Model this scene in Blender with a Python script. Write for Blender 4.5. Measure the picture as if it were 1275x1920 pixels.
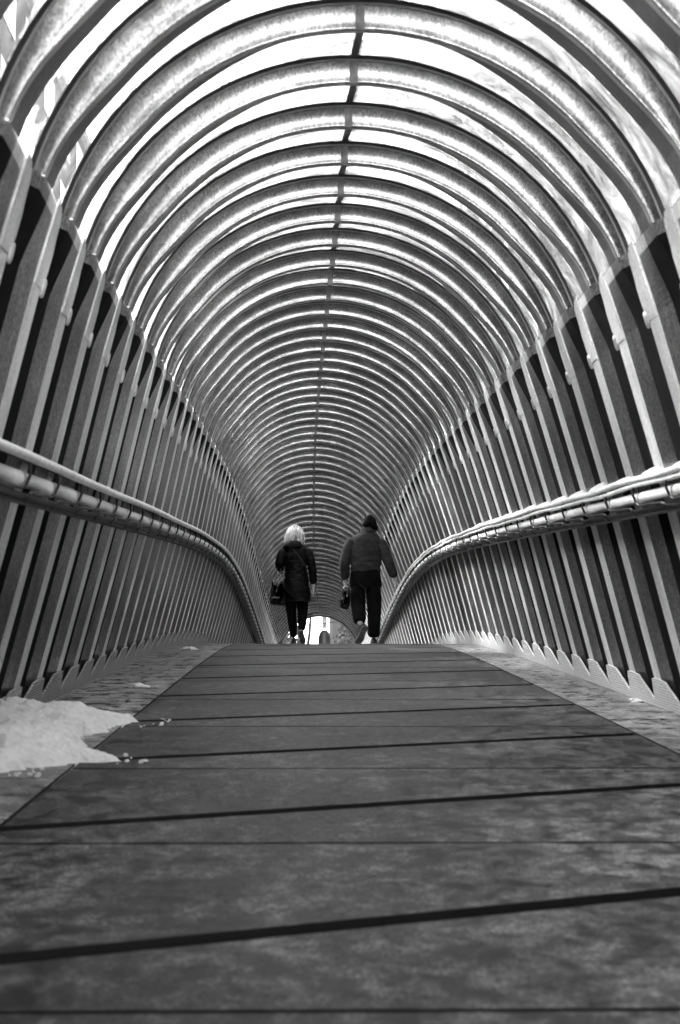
import bpy, bmesh, math, random
from mathutils import Vector, Matrix, noise
R = math.radians
random.seed(7)
scene = bpy.context.scene
for o in list(bpy.data.objects):
    bpy.data.objects.remove(o)

# ------------------------------------------------------------------ camera
PITCH, YAW = 0.115, 0.0254
CAMZ = 0.78
cam_data = bpy.data.cameras.new("camera")
cam = bpy.data.objects.new("camera", cam_data)
scene.collection.objects.link(cam)
scene.camera = cam
cam_data.sensor_fit = 'VERTICAL'
cam_data.sensor_height = 23.58
cam_data.lens = 35.0
cam_data.clip_end = 3000
cam_data.clip_start = 0.05
cam_data.dof.use_dof = True
cam_data.dof.focus_distance = 20.5
cam_data.dof.aperture_fstop = 3.2
CM = Matrix.Translation((0, 0, CAMZ)) @ Matrix.Rotation(-YAW, 4, 'Z') @ Matrix.Rotation(math.pi / 2 + PITCH, 4, 'X')
cam.matrix_world = CM

# ------------------------------------------------------------------ world and sun
SUN_EL, SUN_AZ = R(42), R(-62)      # azimuth from +Y, negative = left
world = bpy.data.worlds.new("World")
scene.world = world
world.use_nodes = True
wn = world.node_tree
bg = wn.nodes["Background"]
sky = wn.nodes.new("ShaderNodeTexSky")
sky.sky_type = 'NISHITA'
sky.sun_disc = False
sky.sun_elevation = SUN_EL
sky.sun_rotation = SUN_AZ
sky.air_density = 1.0
sky.dust_density = 3.0
bw = wn.nodes.new("ShaderNodeRGBToBW")
wn.links.new(sky.outputs[0], bw.inputs[0])
wn.links.new(bw.outputs[0], bg.inputs[0])
bg.inputs[1].default_value = 0.15
sd = bpy.data.lights.new("sun", 'SUN')
sd.energy = 1.5
sd.angle = R(30)
sd.color = (1.0, 1.0, 1.0)
sun = bpy.data.objects.new("sun", sd)
scene.collection.objects.link(sun)
sdir = Vector((math.sin(SUN_AZ) * math.cos(SUN_EL), math.cos(SUN_AZ) * math.cos(SUN_EL), math.sin(SUN_EL)))
sun.rotation_euler = sdir.to_track_quat('Z', 'Y').to_euler()
sun.location = sdir * 60
scene.view_settings.view_transform = 'Standard'
scene.view_settings.look = 'None'
scene.view_settings.exposure = 4.5
scene.view_settings.gamma = 1.0
scene.cycles.max_bounces = 10
scene.cycles.transparent_max_bounces = 24
scene.cycles.caustics_reflective = False
scene.cycles.caustics_refractive = False

# ------------------------------------------------------------------ materials
def new_mat(name):
    m = bpy.data.materials.new(name)
    m.use_nodes = True
    nt = m.node_tree
    b = nt.nodes["Principled BSDF"]
    return m, nt, b

def ramp(nt, src, stops):
    r = nt.nodes.new("ShaderNodeValToRGB")
    el = r.color_ramp.elements
    while len(el) < len(stops):
        el.new(0.5)
    for e, (p, v) in zip(el, stops):
        e.position = p
        e.color = (v, v, v, 1)
    nt.links.new(src, r.inputs[0])
    return r.outputs[0]

def noise_tex(nt, scale, detail=6, rough=0.6, stretch=(1, 1, 1), dist=0.0):
    tc = nt.nodes.new("ShaderNodeTexCoord")
    mp = nt.nodes.new("ShaderNodeMapping")
    mp.inputs['Scale'].default_value = stretch
    n = nt.nodes.new("ShaderNodeTexNoise")
    n.inputs['Scale'].default_value = scale
    n.inputs['Detail'].default_value = detail
    n.inputs['Roughness'].default_value = rough
    n.inputs['Distortion'].default_value = dist
    nt.links.new(tc.outputs['Object'], mp.inputs[0])
    nt.links.new(mp.outputs[0], n.inputs['Vector'])
    return n.outputs['Fac']

def mulc(nt, a, b):
    x = nt.nodes.new("ShaderNodeMath")
    x.operation = 'MULTIPLY'
    nt.links.new(a, x.inputs[0])
    if isinstance(b, float):
        x.inputs[1].default_value = b
    else:
        nt.links.new(b, x.inputs[1])
    return x.outputs[0]

def bumpn(nt, b, src, strength, dist=0.01):
    bp = nt.nodes.new("ShaderNodeBump")
    bp.inputs['Strength'].default_value = strength
    bp.inputs['Distance'].default_value = dist
    nt.links.new(src, bp.inputs['Height'])
    nt.links.new(bp.outputs[0], b.inputs['Normal'])

def simple(name, base, rough=0.5, metal=0.0, var=0.25, scale=8, stretch=(1, 1, 1), bump=0.1, bdist=0.005, detail=6, grit=0.0):
    m, nt, b = new_mat(name)
    f = noise_tex(nt, scale, detail, 0.65, stretch)
    c = ramp(nt, f, [(0.38, base * (1 - var)), (0.62, base * (1 + var))])
    if grit:      # fine grime and specks on weathered metal
        g = noise_tex(nt, 95, 3, 0.8, (1, 0.8, 0.55))
        g2 = noise_tex(nt, 1.3, 5, 0.7, (1, 1, 0.5))
        c = mulc(nt, mulc(nt, c, ramp(nt, g, [(0.40, 1 - grit), (0.60, 1 + grit * .6)])), ramp(nt, g2, [(0.40, 0.75), (0.60, 1.15)]))
    nt.links.new(c, b.inputs['Base Color'])
    b.inputs['Roughness'].default_value = rough
    b.inputs['Metallic'].default_value = metal
    if bump:
        bumpn(nt, b, f, bump, bdist)
    return m

M = {}
M['rib_face'] = simple('brushed_rib_steel', 0.30, 0.22, 0.86, 0.2, 9, (1, 1, 1), 0.05, grit=0.45)
M['rib_band'] = simple('rib_grey_paint', 0.10, 0.5, 0.2, 0.12, 9, grit=0.4)
M['gasket'] = simple('black_rubber', 0.012, 0.5, 0, 0.1, 10, bump=0)
M['ridge_reflection'] = simple('dull_grey_reflection', 0.09, 0.4, 0.5, 0.3, 20)  # dark tone imitates the blurred ridge bar reflection on the rib faces
M['lip'] = simple('bright_edge', 0.35, 0.5, 0.6, 0.1, 10, bump=0)
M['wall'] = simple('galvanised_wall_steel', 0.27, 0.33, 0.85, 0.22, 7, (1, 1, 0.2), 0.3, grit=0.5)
M['crest'] = simple('lit_crest_steel', 0.88, 0.30, 0.45, 0.12, 7, (1, 1, 0.2), 0.2, grit=0.22)  # paler copy of the wall steel; light catching the crests is in the colour
M['trough'] = simple('shaded_trough_steel', 0.006, 0.9, 0.0, 0.3, 6)  # near-black colour stands in for the shade inside the wall recesses
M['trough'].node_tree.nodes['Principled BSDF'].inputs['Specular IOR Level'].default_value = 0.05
M['plate'] = simple('splice_plate_steel', 0.6, 0.3, 0.75, 0.3, 14)
M['dark_metal'] = simple('dark_metal', 0.03, 0.4, 0.4, 0.2, 10)
M['rail'] = simple('pale_rail_steel', 0.9, 0.35, 0.0, 0.15, 12)
M['grey_tray'] = simple('grey_tray_steel', 0.08, 0.5, 0.3, 0.3, 25)
M['tube'] = simple('white_tube', 0.9, 0.35, 0.0, 0.08, 18)
M['wire'] = simple('black_wire', 0.015, 0.4, 0.3, 0.1, 10, bump=0)

def board_mat(name, base):
    m, nt, b = new_mat(name)
    tc = nt.nodes.new("ShaderNodeTexCoord")
    f = noise_tex(nt, 26, 8, 0.7, (1, 1, 2.5))
    c1 = ramp(nt, f, [(0.3, base * 0.75), (0.7, base * 1.15)])
    at = nt.nodes.new("ShaderNodeAttribute")
    at.attribute_name = "hgt"
    mm = nt.nodes.new("ShaderNodeMath"); mm.operation = 'MULTIPLY'
    nt.links.new(at.outputs['Fac'], mm.inputs[0]); mm.inputs[1].default_value = 2 * math.pi / 0.0165
    sn = nt.nodes.new("ShaderNodeMath"); sn.operation = 'SINE'
    nt.links.new(mm.outputs[0], sn.inputs[0])
    nt.links.new(c1, b.inputs['Base Color'])
    b.inputs['Roughness'].default_value = 0.7
    bumpn(nt, b, sn.outputs[0], 0.45, 0.004)
    return m
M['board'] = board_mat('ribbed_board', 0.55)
M['board_shaded'] = board_mat('shaded_ribbed_board', 0.36)  # same board, darkened in colour for the less lit left side

# snow lying on the clear roof panels: patches of thin snow let grey light through, bare glass shows the sky
def panel_mat():
    m = bpy.data.materials.new('roof_glass')
    m.use_nodes = True
    nt = m.node_tree
    nt.nodes.clear()
    out = nt.nodes.new("ShaderNodeOutputMaterial")
    tr = nt.nodes.new("ShaderNodeBsdfTransparent"); tr.inputs[0].default_value = (0.62, 0.62, 0.62, 1)
    tl = nt.nodes.new("ShaderNodeBsdfTranslucent"); tl.inputs[0].default_value = (0.33, 0.33, 0.33, 1)
    df = nt.nodes.new("ShaderNodeBsdfDiffuse"); df.inputs[0].default_value = (0.3, 0.3, 0.3, 1)
    gl = nt.nodes.new("ShaderNodeBsdfGlossy"); gl.inputs['Roughness'].default_value = 0.08
    f = noise_tex(nt, 1.1, 6, 0.65, (1, 0.5, 1), 0.8)
    mask = ramp(nt, f, [(0.44, 0.10), (0.46, 0.90), (0.56, 0.98)])
    f2 = noise_tex(nt, 3.0, 8, 0.75, (1, 0.6, 1), 1.2)
    vein = ramp(nt, f2, [(0.40, 0.07), (0.50, 0.20), (0.62, 0.42)])
    nt.links.new(vein, tl.inputs[0])
    m1 = nt.nodes.new("ShaderNodeMixShader"); m1.inputs[0].default_value = 0.3
    nt.links.new(tl.outputs[0], m1.inputs[1]); nt.links.new(df.outputs[0], m1.inputs[2])
    m2 = nt.nodes.new("ShaderNodeMixShader")
    nt.links.new(mask, m2.inputs[0]); nt.links.new(tr.outputs[0], m2.inputs[1]); nt.links.new(m1.outputs[0], m2.inputs[2])
    lw = nt.nodes.new("ShaderNodeLayerWeight"); lw.inputs['Blend'].default_value = 0.5
    pw = nt.nodes.new("ShaderNodeMath"); pw.operation = 'POWER'; pw.inputs[1].default_value = 6.0
    nt.links.new(lw.outputs['Facing'], pw.inputs[0])
    fr = nt.nodes.new("ShaderNodeMath"); fr.operation = 'MULTIPLY_ADD'; fr.inputs[1].default_value = 0.8; fr.inputs[2].default_value = 0.04
    nt.links.new(pw.outputs[0], fr.inputs[0])
    m3 = nt.nodes.new("ShaderNodeMixShader")
    nt.links.new(fr.outputs[0], m3.inputs[0]); nt.links.new(m2.outputs[0], m3.inputs[1]); nt.links.new(gl.outputs[0], m3.inputs[2])
    nt.links.new(m3.outputs[0], out.inputs[0])
    return m
M['panel'] = panel_mat()

def deck_mat(name, lo, hi, rlo, rhi, sx):
    m, nt, b = new_mat(name)
    f1 = noise_tex(nt, 9.0, 10, 0.72, (1, 0.75, 1), 0.2)
    f2 = noise_tex(nt, 26, 8, 0.8, (1, 0.9, 1))
    f3 = noise_tex(nt, 1.1, 5, 0.65, (1, 0.7, 1))
    g = noise_tex(nt, 130, 3, 0.8, (1, 0.45, 1))
    c1 = ramp(nt, f1, [(0.40, lo), (0.50, (lo + hi) * .42), (0.60, hi)])
    c2 = mulc(nt, ramp(nt, f2, [(0.38, 0.40), (0.52, 1.0), (0.64, 1.35)]), ramp(nt, g, [(0.38, 0.45), (0.62, 1.45)]))
    c3 = ramp(nt, f3, [(0.38, 0.6), (0.60, 1.15)])
    c = mulc(nt, mulc(nt, c1, c2), c3)
    nt.links.new(c, b.inputs['Base Color'])
    b.inputs['Specular IOR Level'].default_value = 0.12 if name.startswith('deck_slab') else 0.4
    r = ramp(nt, f1, [(0.4, rlo), (0.62, rhi)])
    nt.links.new(r, b.inputs['Roughness'])
    bumpn(nt, b, f2, 0.35, 0.004)
    return m
M['deck'] = deck_mat('deck_slab_surface', 0.017, 0.16, 0.45, 0.75, 0.35)
M['strip'] = deck_mat('deck_edge_surface', 0.06, 0.50, 0.22, 0.6, 0.6)
M['joint'] = simple('black_joint', 0.0015, 0.8, 0, 0.2, 20)
M['skin'] = simple('skin', 0.42, 0.5, 0, 0.06, 20, bump=0.03)
M['coat'] = simple('black_quilted_coat', 0.002, 0.45, 0, 0.5, 9, (1, 1, 3), 0.6, 0.03, 4)
M['jacket'] = simple('charcoal_wool_jacket', 0.035, 0.9, 0, 0.3, 7, (1, 1, 2.2), 0.6, 0.03, 5)
M['jeans'] = simple('dark_denim', 0.007, 0.85, 0, 0.4, 9, (1, 1, 0.8), 0.5, 0.02, 5)
M['black_cloth'] = simple('black_cloth', 0.002, 0.9, 0, 0.2, 10, bump=0.2)
M['shoe'] = simple('dark_shoe_leather', 0.02, 0.4, 0, 0.2, 10)
M['sole'] = simple('grey_shoe_sole', 0.22, 0.6, 0, 0.2, 30)
M['hair'] = simple('blonde_hair', 0.6, 0.5, 0, 0.5, 16, (1.6, 1.6, 0.22), 0.8, 0.02, 4)
M['hair_root'] = simple('dark_blonde_hair_roots', 0.16, 0.6, 0, 0.5, 16, (1.6, 1.6, 0.22), 0.8, 0.02, 4)
M['bagm'] = simple('black_bag_leather', 0.012, 0.35, 0, 0.3, 12, bump=0.4, bdist=0.01)
M['bagt'] = simple('bag_metal_trim', 0.5, 0.35, 0.6, 0.2, 12)
M['bark'] = simple('dark_bark', 0.05, 0.9, 0, 0.4, 8, (1, 1, 0.3), 0.5)
for q in ('coat', 'jacket', 'jeans', 'black_cloth'):
    M[q].node_tree.nodes['Principled BSDF'].inputs['Specular IOR Level'].default_value = 0.12 if q != 'coat' else 0.12
M['snowm'] = None
m, nt, b = new_mat('wet_snow')
f = noise_tex(nt, 22, 8, 0.65)
nt.links.new(ramp(nt, f, [(0.3, 0.84), (0.6, 0.96)]), b.inputs['Base Color'])
b.inputs['Roughness'].default_value = 0.7
b.inputs['Subsurface Weight'].default_value = 0.0
bumpn(nt, b, f, 1.0, 0.03)
M['snowm'] = m
M['ground'] = simple('snowy_ground', 0.55, 0.8, 0, 0.3, 0.6, bump=0.3)
M['facade'] = simple('pale_render_wall', 0.16, 0.8, 0, 0.15, 1.5)
M['facade2'] = simple('grey_stone_wall', 0.28, 0.8, 0, 0.25, 2)
M['facade3'] = simple('dark_brick_wall', 0.03, 0.8, 0, 0.3, 0.8)
M['window'] = simple('dark_window_glass', 0.06, 0.15, 0, 0.2, 3, bump=0)
M['foliage'] = simple('pale_evergreen_leaves', 0.09, 0.8, 0, 0.5, 5)

# ------------------------------------------------------------------ helpers
def link(o, parent=None):
    scene.collection.objects.link(o)
    if parent:
        o.parent = parent
    return o

def tag(o, label=None, cat=None, group=None, kind=None):
    if label: o['label'] = label
    if cat: o['category'] = cat
    if group: o['group'] = group
    if kind: o['kind'] = kind
    return o

def empty(name, loc, label, cat, group=None):
    o = bpy.data.objects.new(name, None)
    o.location = loc
    o.empty_display_size = 0.2
    link(o)
    tag(o, label, cat, group)
    return o

def mesh_obj(name, verts, faces, mats, parent=None, fm=None, smooth=False, world=True):
    me = bpy.data.meshes.new(name)
    if parent is not None and world:
        pl = parent.location
        pp = parent.parent
        while pp:
            pl = pl + pp.location
            pp = pp.parent
        verts = [Vector(v) - pl for v in verts]
    me.from_pydata([tuple(v) for v in verts], [], faces)
    if not isinstance(mats, (list, tuple)):
        mats = [mats]
    for m_ in mats:
        me.materials.append(m_)
    if fm:
        me.polygons.foreach_set('material_index', fm)
    if smooth:
        me.polygons.foreach_set('use_smooth', [True] * len(me.polygons))
    me.update()
    o = bpy.data.objects.new(name, me)
    return link(o, parent)

class MB:
    def __init__(s):
        s.v, s.f, s.m = [], [], []
    def quad(s, a, b, c, d, m=0):
        i = len(s.v); s.v += [a, b, c, d]; s.f.append((i, i + 1, i + 2, i + 3)); s.m.append(m)
    def grid(s, rows, m=0, close=False):
        i0 = len(s.v); n = len(rows[0])
        for r in rows: s.v += list(r)
        for a in range(len(rows) - 1):
            for b_ in range(n - 1 if not close else n):
                c = (b_ + 1) % n
                s.f.append((i0 + a * n + b_, i0 + a * n + c, i0 + (a + 1) * n + c, i0 + (a + 1) * n + b_))
                s.m.append(m[b_] if isinstance(m, (list, tuple)) else m)
    def tube(s, pts, r, seg=8, m=0, cap=True):
        pts = [Vector(p) for p in pts]
        rs = r if isinstance(r, (list, tuple)) else [r] * len(pts)
        rows = []
        up = None
        for i, p in enumerate(pts):
            t = (pts[min(i + 1, len(pts) - 1)] - pts[max(i - 1, 0)]).normalized()
            if up is None:
                up = Vector((0, 0, 1)) if abs(t.z) < 0.9 else Vector((1, 0, 0))
            a = t.cross(up).normalized(); up = a.cross(t).normalized()
            rows.append([p + (a * math.cos(2 * math.pi * q / seg) + up * math.sin(2 * math.pi * q / seg)) * rs[i] for q in range(seg)])
        i0 = len(s.v)
        s.grid(rows, m, True)
        if cap:
            s.f.append(tuple(i0 + q for q in range(seg))); s.m.append(m)
            e = i0 + (len(rows) - 1) * seg
            s.f.append(tuple(e + q for q in reversed(range(seg)))); s.m.append(m)
    def box(s, c, ax, ay, az, m=0):
        c = Vector(c); i = len(s.v)
        for dz in (-1, 1):
            for dx, dy in ((-1, -1), (1, -1), (1, 1), (-1, 1)):
                s.v.append(c + ax * dx + ay * dy + az * dz)
        for q in ((0, 3, 2, 1), (4, 5, 6, 7), (0, 1, 5, 4), (1, 2, 6, 5), (2, 3, 7, 6), (3, 0, 4, 7)):
            s.f.append(tuple(i + k for k in q)); s.m.append(m)
    def build(s, name, mats, parent=None, smooth=False):
        return mesh_obj(name, s.v, s.f, mats, parent, s.m, smooth)

# ------------------------------------------------------------------ the line of the bridge
FP = 4150.0          # focal length in pixels per pitch of 0.6867 m
PIT = 2850.0 / FP
TOTAL = 3.15
def Hap(n):
    x = (n - 33.5) / 4.25
    sp = x if x > 30 else math.log1p(math.exp(x))
    return (6354.0 - 116.28 * (n - 30) - 419.35 * 4.25 * sp) / FP
def Xbase(n):
    u = n - 38
    return -0.286 - 0.01309 * u + 3.35e-5 * u * u
def Aoff(n):
    u = max(-36, min(30, n - 38))
    return 3.02e-6 * u ** 3 + 1.83e-4 * u * u - 0.00172 * u - 0.166
def centre(n):
    return CM @ Vector((Xbase(n), Hap(n), -n * PIT))
_fc = {}
def frame(n):
    key = round(n, 5)
    if key not in _fc:
        T = (centre(n + 0.05) - centre(n - 0.05)).normalized()
        S = T.cross(Vector((0, 0, 1))).normalized()
        N = S.cross(T).normalized()
        _fc[key] = (centre(n), T, S, N)
    return _fc[key]
def P(n, w, t):
    c, T, S, N = frame(n)
    return c + S * (w + Aoff(n) * max(0.0, 1 - t / 1.9)) - N * t
def D(n, x, z=0.0):
    "a point on the deck: n pitches along, x metres right of the centre line, z above the deck"
    return P(n, x, TOTAL - z)
RAD = 1.308
SL = 0.265
AL = math.atan(SL)
T1 = RAD - RAD * math.sin(AL)
W1 = RAD * math.cos(AL)
def legw(t):
    return W1 + SL * (t - T1)
def arcpt(th, o):
    return ((RAD + o) * math.sin(th), RAD - (RAD + o) * math.cos(th))
def legpt(t, o, side):
    w = legw(t)
    return (side * (w + o * math.cos(AL)), t + (-o) * math.sin(AL))
def smooth(a, b, x):
    x = max(0, min(1, (x - a) / (b - a)))
    return x * x * (3 - 2 * x)

K0, K1 = -12, 59
N0 = 9.15
DD = 0.108
THS = R(71.6)
def rd(th):
    return DD - 0.062 * smooth(R(48), THS, abs(th))
NA = 44

# ------------------------------------------------------------------ canopy
canopy = empty('tunnel_canopy', D(-2.85, 0, 0), 'long arched tunnel canopy of ribbed steel and glass panels over the footbridge', 'canopy')
def bay(k):
    n0 = N0 + k
    f = MB()
    # roof rib: front face, grey soffit band
    rows = []
    for i in range(NA + 1):
        th = -THS + 2 * THS * i / NA
        g = 0.30 * smooth(R(9), R(42), abs(th))
        dd = rd(th)
        prof = [(-0.075, -0.002), (-0.03, -0.008), (-0.022, -0.012), (0.0, -0.016), (0.004, 0.012)]
        prof += [(0.02 + 0.045 * math.sin(q / 7 * 1.65), -dd * q / 7) for q in range(8)]
        prof += [(0.098, -dd - 0.004), (0.1, -dd + 0.004), (0.1 + g * 0.99, -dd * (1 - g * 0.9))]
        rows.append([P(n0 + s, *arcpt(th, o)) for s, o in prof])
    f.grid(rows, [2, 2, 3, 2, 2] + [0] * 7 + [3, 3, 1])
    nroof = len(f.f)
    # walls
    for side in (-1, 1):
        rows = []
        for i in range(25):
            t = 0.893 + 0.3 * i / 16 if i <= 16 else 1.193 + (TOTAL + 0.02 - 1.193) * (i - 16) / 8
            bl = smooth(0.88, 1.25, t)
            dd = rd(THS); pa_ = [(0.0, 0.0), (0.085, -dd), (0.385, -dd * 0.73), (0.70, -dd * 0.36), (1.0, 0.0)]
            pb_ = [(0.0, 0.0), (0.025, 0.032), (0.50, 0.032), (0.74, 0.0), (1.0, 0.0)]
            prof = [(a[0] + (b[0] - a[0]) * bl, a[1] + (b[1] - a[1]) * bl) for a, b in zip(pa_, pb_)]
            rows.append([P(n0 + s - 0.0, *legpt(t, o, side)) for s, o in prof])
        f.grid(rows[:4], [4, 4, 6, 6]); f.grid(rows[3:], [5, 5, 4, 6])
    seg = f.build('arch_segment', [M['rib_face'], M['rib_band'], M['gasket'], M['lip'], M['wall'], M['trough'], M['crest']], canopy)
    seg.data.polygons.foreach_set('use_smooth', [q < nroof and f.m[q] == 0 for q in range(len(f.f))])
    # clear roof sheet
    g_ = MB(); rows = []
    for i in range(NA + 1):
        th = -THS + 2 * THS * i / NA
        g = 0.30 * smooth(R(9), R(42), abs(th))
        a = (0.1 + g, -rd(th) * (1 - g * 0.9))
        rows.append([P(n0 + a[0] + (0.975 - a[0]) * q / 3, *arcpt(th, a[1] * (1 - q / 3))) for q in range(4)])
    g_.grid(rows, 0)
    g_.build('roof_sheet', M['panel'], seg, True)
    # ridge bar
    r_ = MB()
    for s0, o0, s1, o1, hw, mi in ((0.1, -DD - 0.004, 0.975, -0.006, 0.017, 0),):
        w_ = [P(n0 + s0, -hw, -o0 * 0 + arcpt(0, o0)[1]), P(n0 + s0, hw, arcpt(0, o0)[1]), P(n0 + s1, hw, arcpt(0, o1)[1]), P(n0 + s1, -hw, arcpt(0, o1)[1])]
        v_ = [p_ + frame(n0)[3] * 0.02 for p_ in w_]
        i = len(r_.v); r_.v += w_ + v_
        for q in ((0, 1, 2, 3), (7, 6, 5, 4), (0, 4, 5, 1), (1, 5, 6, 2), (2, 6, 7, 3), (3, 7, 4, 0)):
            r_.f.append(tuple(i + z for z in q)); r_.m.append(mi)
    r_.build('ridge_bar', M['gasket'], seg)
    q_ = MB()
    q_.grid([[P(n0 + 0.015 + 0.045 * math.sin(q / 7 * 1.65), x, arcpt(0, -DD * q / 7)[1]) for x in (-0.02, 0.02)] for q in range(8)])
    q_.build('ridge_reflection_strip', M['ridge_reflection'], seg)  # strip added as the ridge bar's soft reflection in the rib face
    # splice plates with a pair of bolts
    for side in (-1, 1):
        p_ = MB()
        o = -0.006
        pts = [(0.765, 0.87, -.020), (0.985, 0.885, -.009), (1.045, 0.965, -.009), (1.035, 1.14, -.007), (0.992, 1.21, -.006), (0.765, 1.21, -.007)]
        front = [P(n0 - 1 + s, *legpt(t, o, side)) for s, t, o in pts]
        back = [P(n0 - 1 + s, *legpt(t, o + 0.005, side)) for s, t, o in pts]
        i = len(p_.v); p_.v += front + back
        p_.f.append(tuple(i + q for q in range(6))); p_.m.append(0)
        p_.f.append(tuple(i + 6 + q for q in reversed(range(6)))); p_.m.append(0)
        for q in range(6):
            z = (q + 1) % 6
            p_.f.append((i + q, i + 6 + q, i + 6 + z, i + z)); p_.m.append(0)
        c, T, S, N = frame(n0)
        nrm = (P(n0, *legpt(1.2, -0.1, side)) - P(n0, *legpt(1.2, 0, side))).normalized()
        for s in (-0.006, 0.03):
            b0 = P(n0 + s + 0.012, *legpt(1.20, -0.004, side))
            u = (P(n0, *legpt(1.3, 0, side)) - P(n0, *legpt(1.2, 0, side))).normalized()
            p_.tube([b0 + u * q for q in (-0.040, -0.036, -0.02, 0.02, 0.036, 0.040)], [0.003, 0.007, 0.010, 0.010, 0.007, 0.003], 7, 1)
        p_.build('splice_plate', [M['crest'], M['plate']], seg)
    return seg
for k in range(K0, K1 + 1):
    bay(k)
# portal trim at the far mouth
pm = MB(); rows = []
def section(o, m=24):
    pts = []
    for i in range(9):
        pts.append(legpt(TOTAL - (TOTAL - T1) * i / 9, o, -1))
    for i in range(m + 1):
        th = -(math.pi / 2 - AL) + 2 * (math.pi / 2 - AL) * i / m
        pts.append(arcpt(th, o))
    for i in range(8, -1, -1):
        pts.append(legpt(TOTAL - (TOTAL - T1) * i / 9, o, 1))
    return pts
nE = N0 + K1 + 1
A_, B_ = section(0.06), section(-0.10)
for a, b_ in zip(A_, B_):
    rows.append([P(nE, *a), P(nE, *b_), P(nE + 0.15, *b_), P(nE + 0.15, *a)])
pm.grid(rows, 0)
pm.build('portal_frame', M['gasket'], canopy)

# ------------------------------------------------------------------ deck (setting)
dk = MB()
ns = [-3 + i * 0.5 for i in range(146)]
dk.grid([[D(n, x, -0.035) for x in (-2.0, 0, 2.0)] for n in ns])
dk.grid([[D(n, x, z) for x, z in ((-2.0, -0.035), (-2.0, -0.5), (2.0, -0.5), (2.0, -0.035))] for n in ns])
tag(dk.build('footbridge_deck_base', M['joint']), kind='structure')

def tile(mb, x0, x1, fa, fb, nx=6, mat=0):
    "a slab between two transverse joints given as functions of x"
    span = fb(0) - fa(0)
    ny = max(2, int(span / 0.4))
    rows = []
    for i in range(ny + 1):
        rows.append([D(fa(x) + (fb(x) - fa(x)) * i / ny, x, 0) for x in [x0 + (x1 - x0) * q / nx for q in range(nx + 1)]])
    mb.grid(rows, mat)
    top = [rows[0][q] for q in range(nx + 1)] + [rows[i][nx] for i in range(1, ny + 1)] + [rows[ny][q] for q in range(nx - 1, -1, -1)] + [rows[i][0] for i in range(ny - 1, 0, -1)]
    low = [p - Vector((0, 0, 0.034)) for p in top]
    i0 = len(mb.v); L = len(top); mb.v += top + low
    for q in range(L):
        z = (q + 1) % L
        mb.f.append((i0 + q, i0 + L + q, i0 + L + z, i0 + z)); mb.m.append(1)
def const(v): return lambda x: v
def skew(v): return lambda x: v + 0.60 * x
mb = MB()
bounds = []
for j in range(-3, 27):
    bounds.append((const(4.15 + 2.475 * j), 0.018))
    bounds.append((skew(5.22 + 2.485 * j), 0.075))
for (fa, ga), (fb, gb) in zip(bounds, bounds[1:]):
    tile(mb, -1.19, 1.365, (lambda x, fa=fa, ga=ga: fa(x) + ga), (lambda x, fb=fb, gb=gb: fb(x) - gb), 10)
tag(mb.build('deck_slab', [M['deck'], M['joint']]), kind='structure')
mb = MB()
for x0, x1, st in ((-1.9, -1.205, 0.62), (1.38, 1.9, 1.24)):
    n = -2.8
    while n < 69:
        L = st * random.uniform(0.9, 1.1) if x0 < 0 else st
        tile(mb, x0, x1, const(n + 0.008), const(n + L - 0.008), 2)
        n += L
tag(mb.build('deck_edge_strip', [M['strip'], M['joint']]), kind='structure')

# ------------------------------------------------------------------ kickboards
def kickboard(side):
    root = empty('kickboard', D(-2.85, side * 1.85), ('shaded ribbed kickboard with humped top along the foot of the left wall' if side < 0 else
                 'pale ribbed kickboard with humped top along the foot of the right wall'), 'kickboard')
    per = 6
    for c in range(K0, K1 + 1, per):
        mb = MB(); top = []; hs = []
        for k in range(c, min(c + per, K1 + 1)):
            for s, h in ((0.0, 0.178), (0.11, 0.055), (0.135, 0.048), (0.50, 0.155), (0.55, 0.172), (0.75, 0.180), (0.955, 0.180)):
                top.append((k + s, h))
        top.append((min(c + per, K1 + 1), 0.175))
        top[0] = (top[0][0] + 0.012, top[0][1])
        vs, fs, hv = [], [], []
        for o, lo in ((-0.016, 0), (-0.003, 0)):
            for s, h in top:
                for z in (0.003, h):
                    t = TOTAL - z
                    vs.append(P(N0 + s, *legpt(t, o, side))); hv.append(z)
        L = len(top) * 2
        for q in range(len(top) - 1):
            a = q * 2
            fs += [(a, a + 2, a + 3, a + 1), (L + a, L + a + 1, L + a + 3, L + a + 2), (a + 1, a + 3, L + a + 3, L + a + 1)]
        e = L - 2
        fs += [(0, 1, L + 1, L), (e, L + e, L + e + 1, e + 1)]
        o_ = mesh_obj('board', vs, fs, M['board'] if side > 0 else M['board_shaded'], root)
        at = o_.data.attributes.new('hgt', 'FLOAT', 'POINT')
        at.data.foreach_set('value', hv)
kickboard(-1); kickboard(1)

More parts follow.
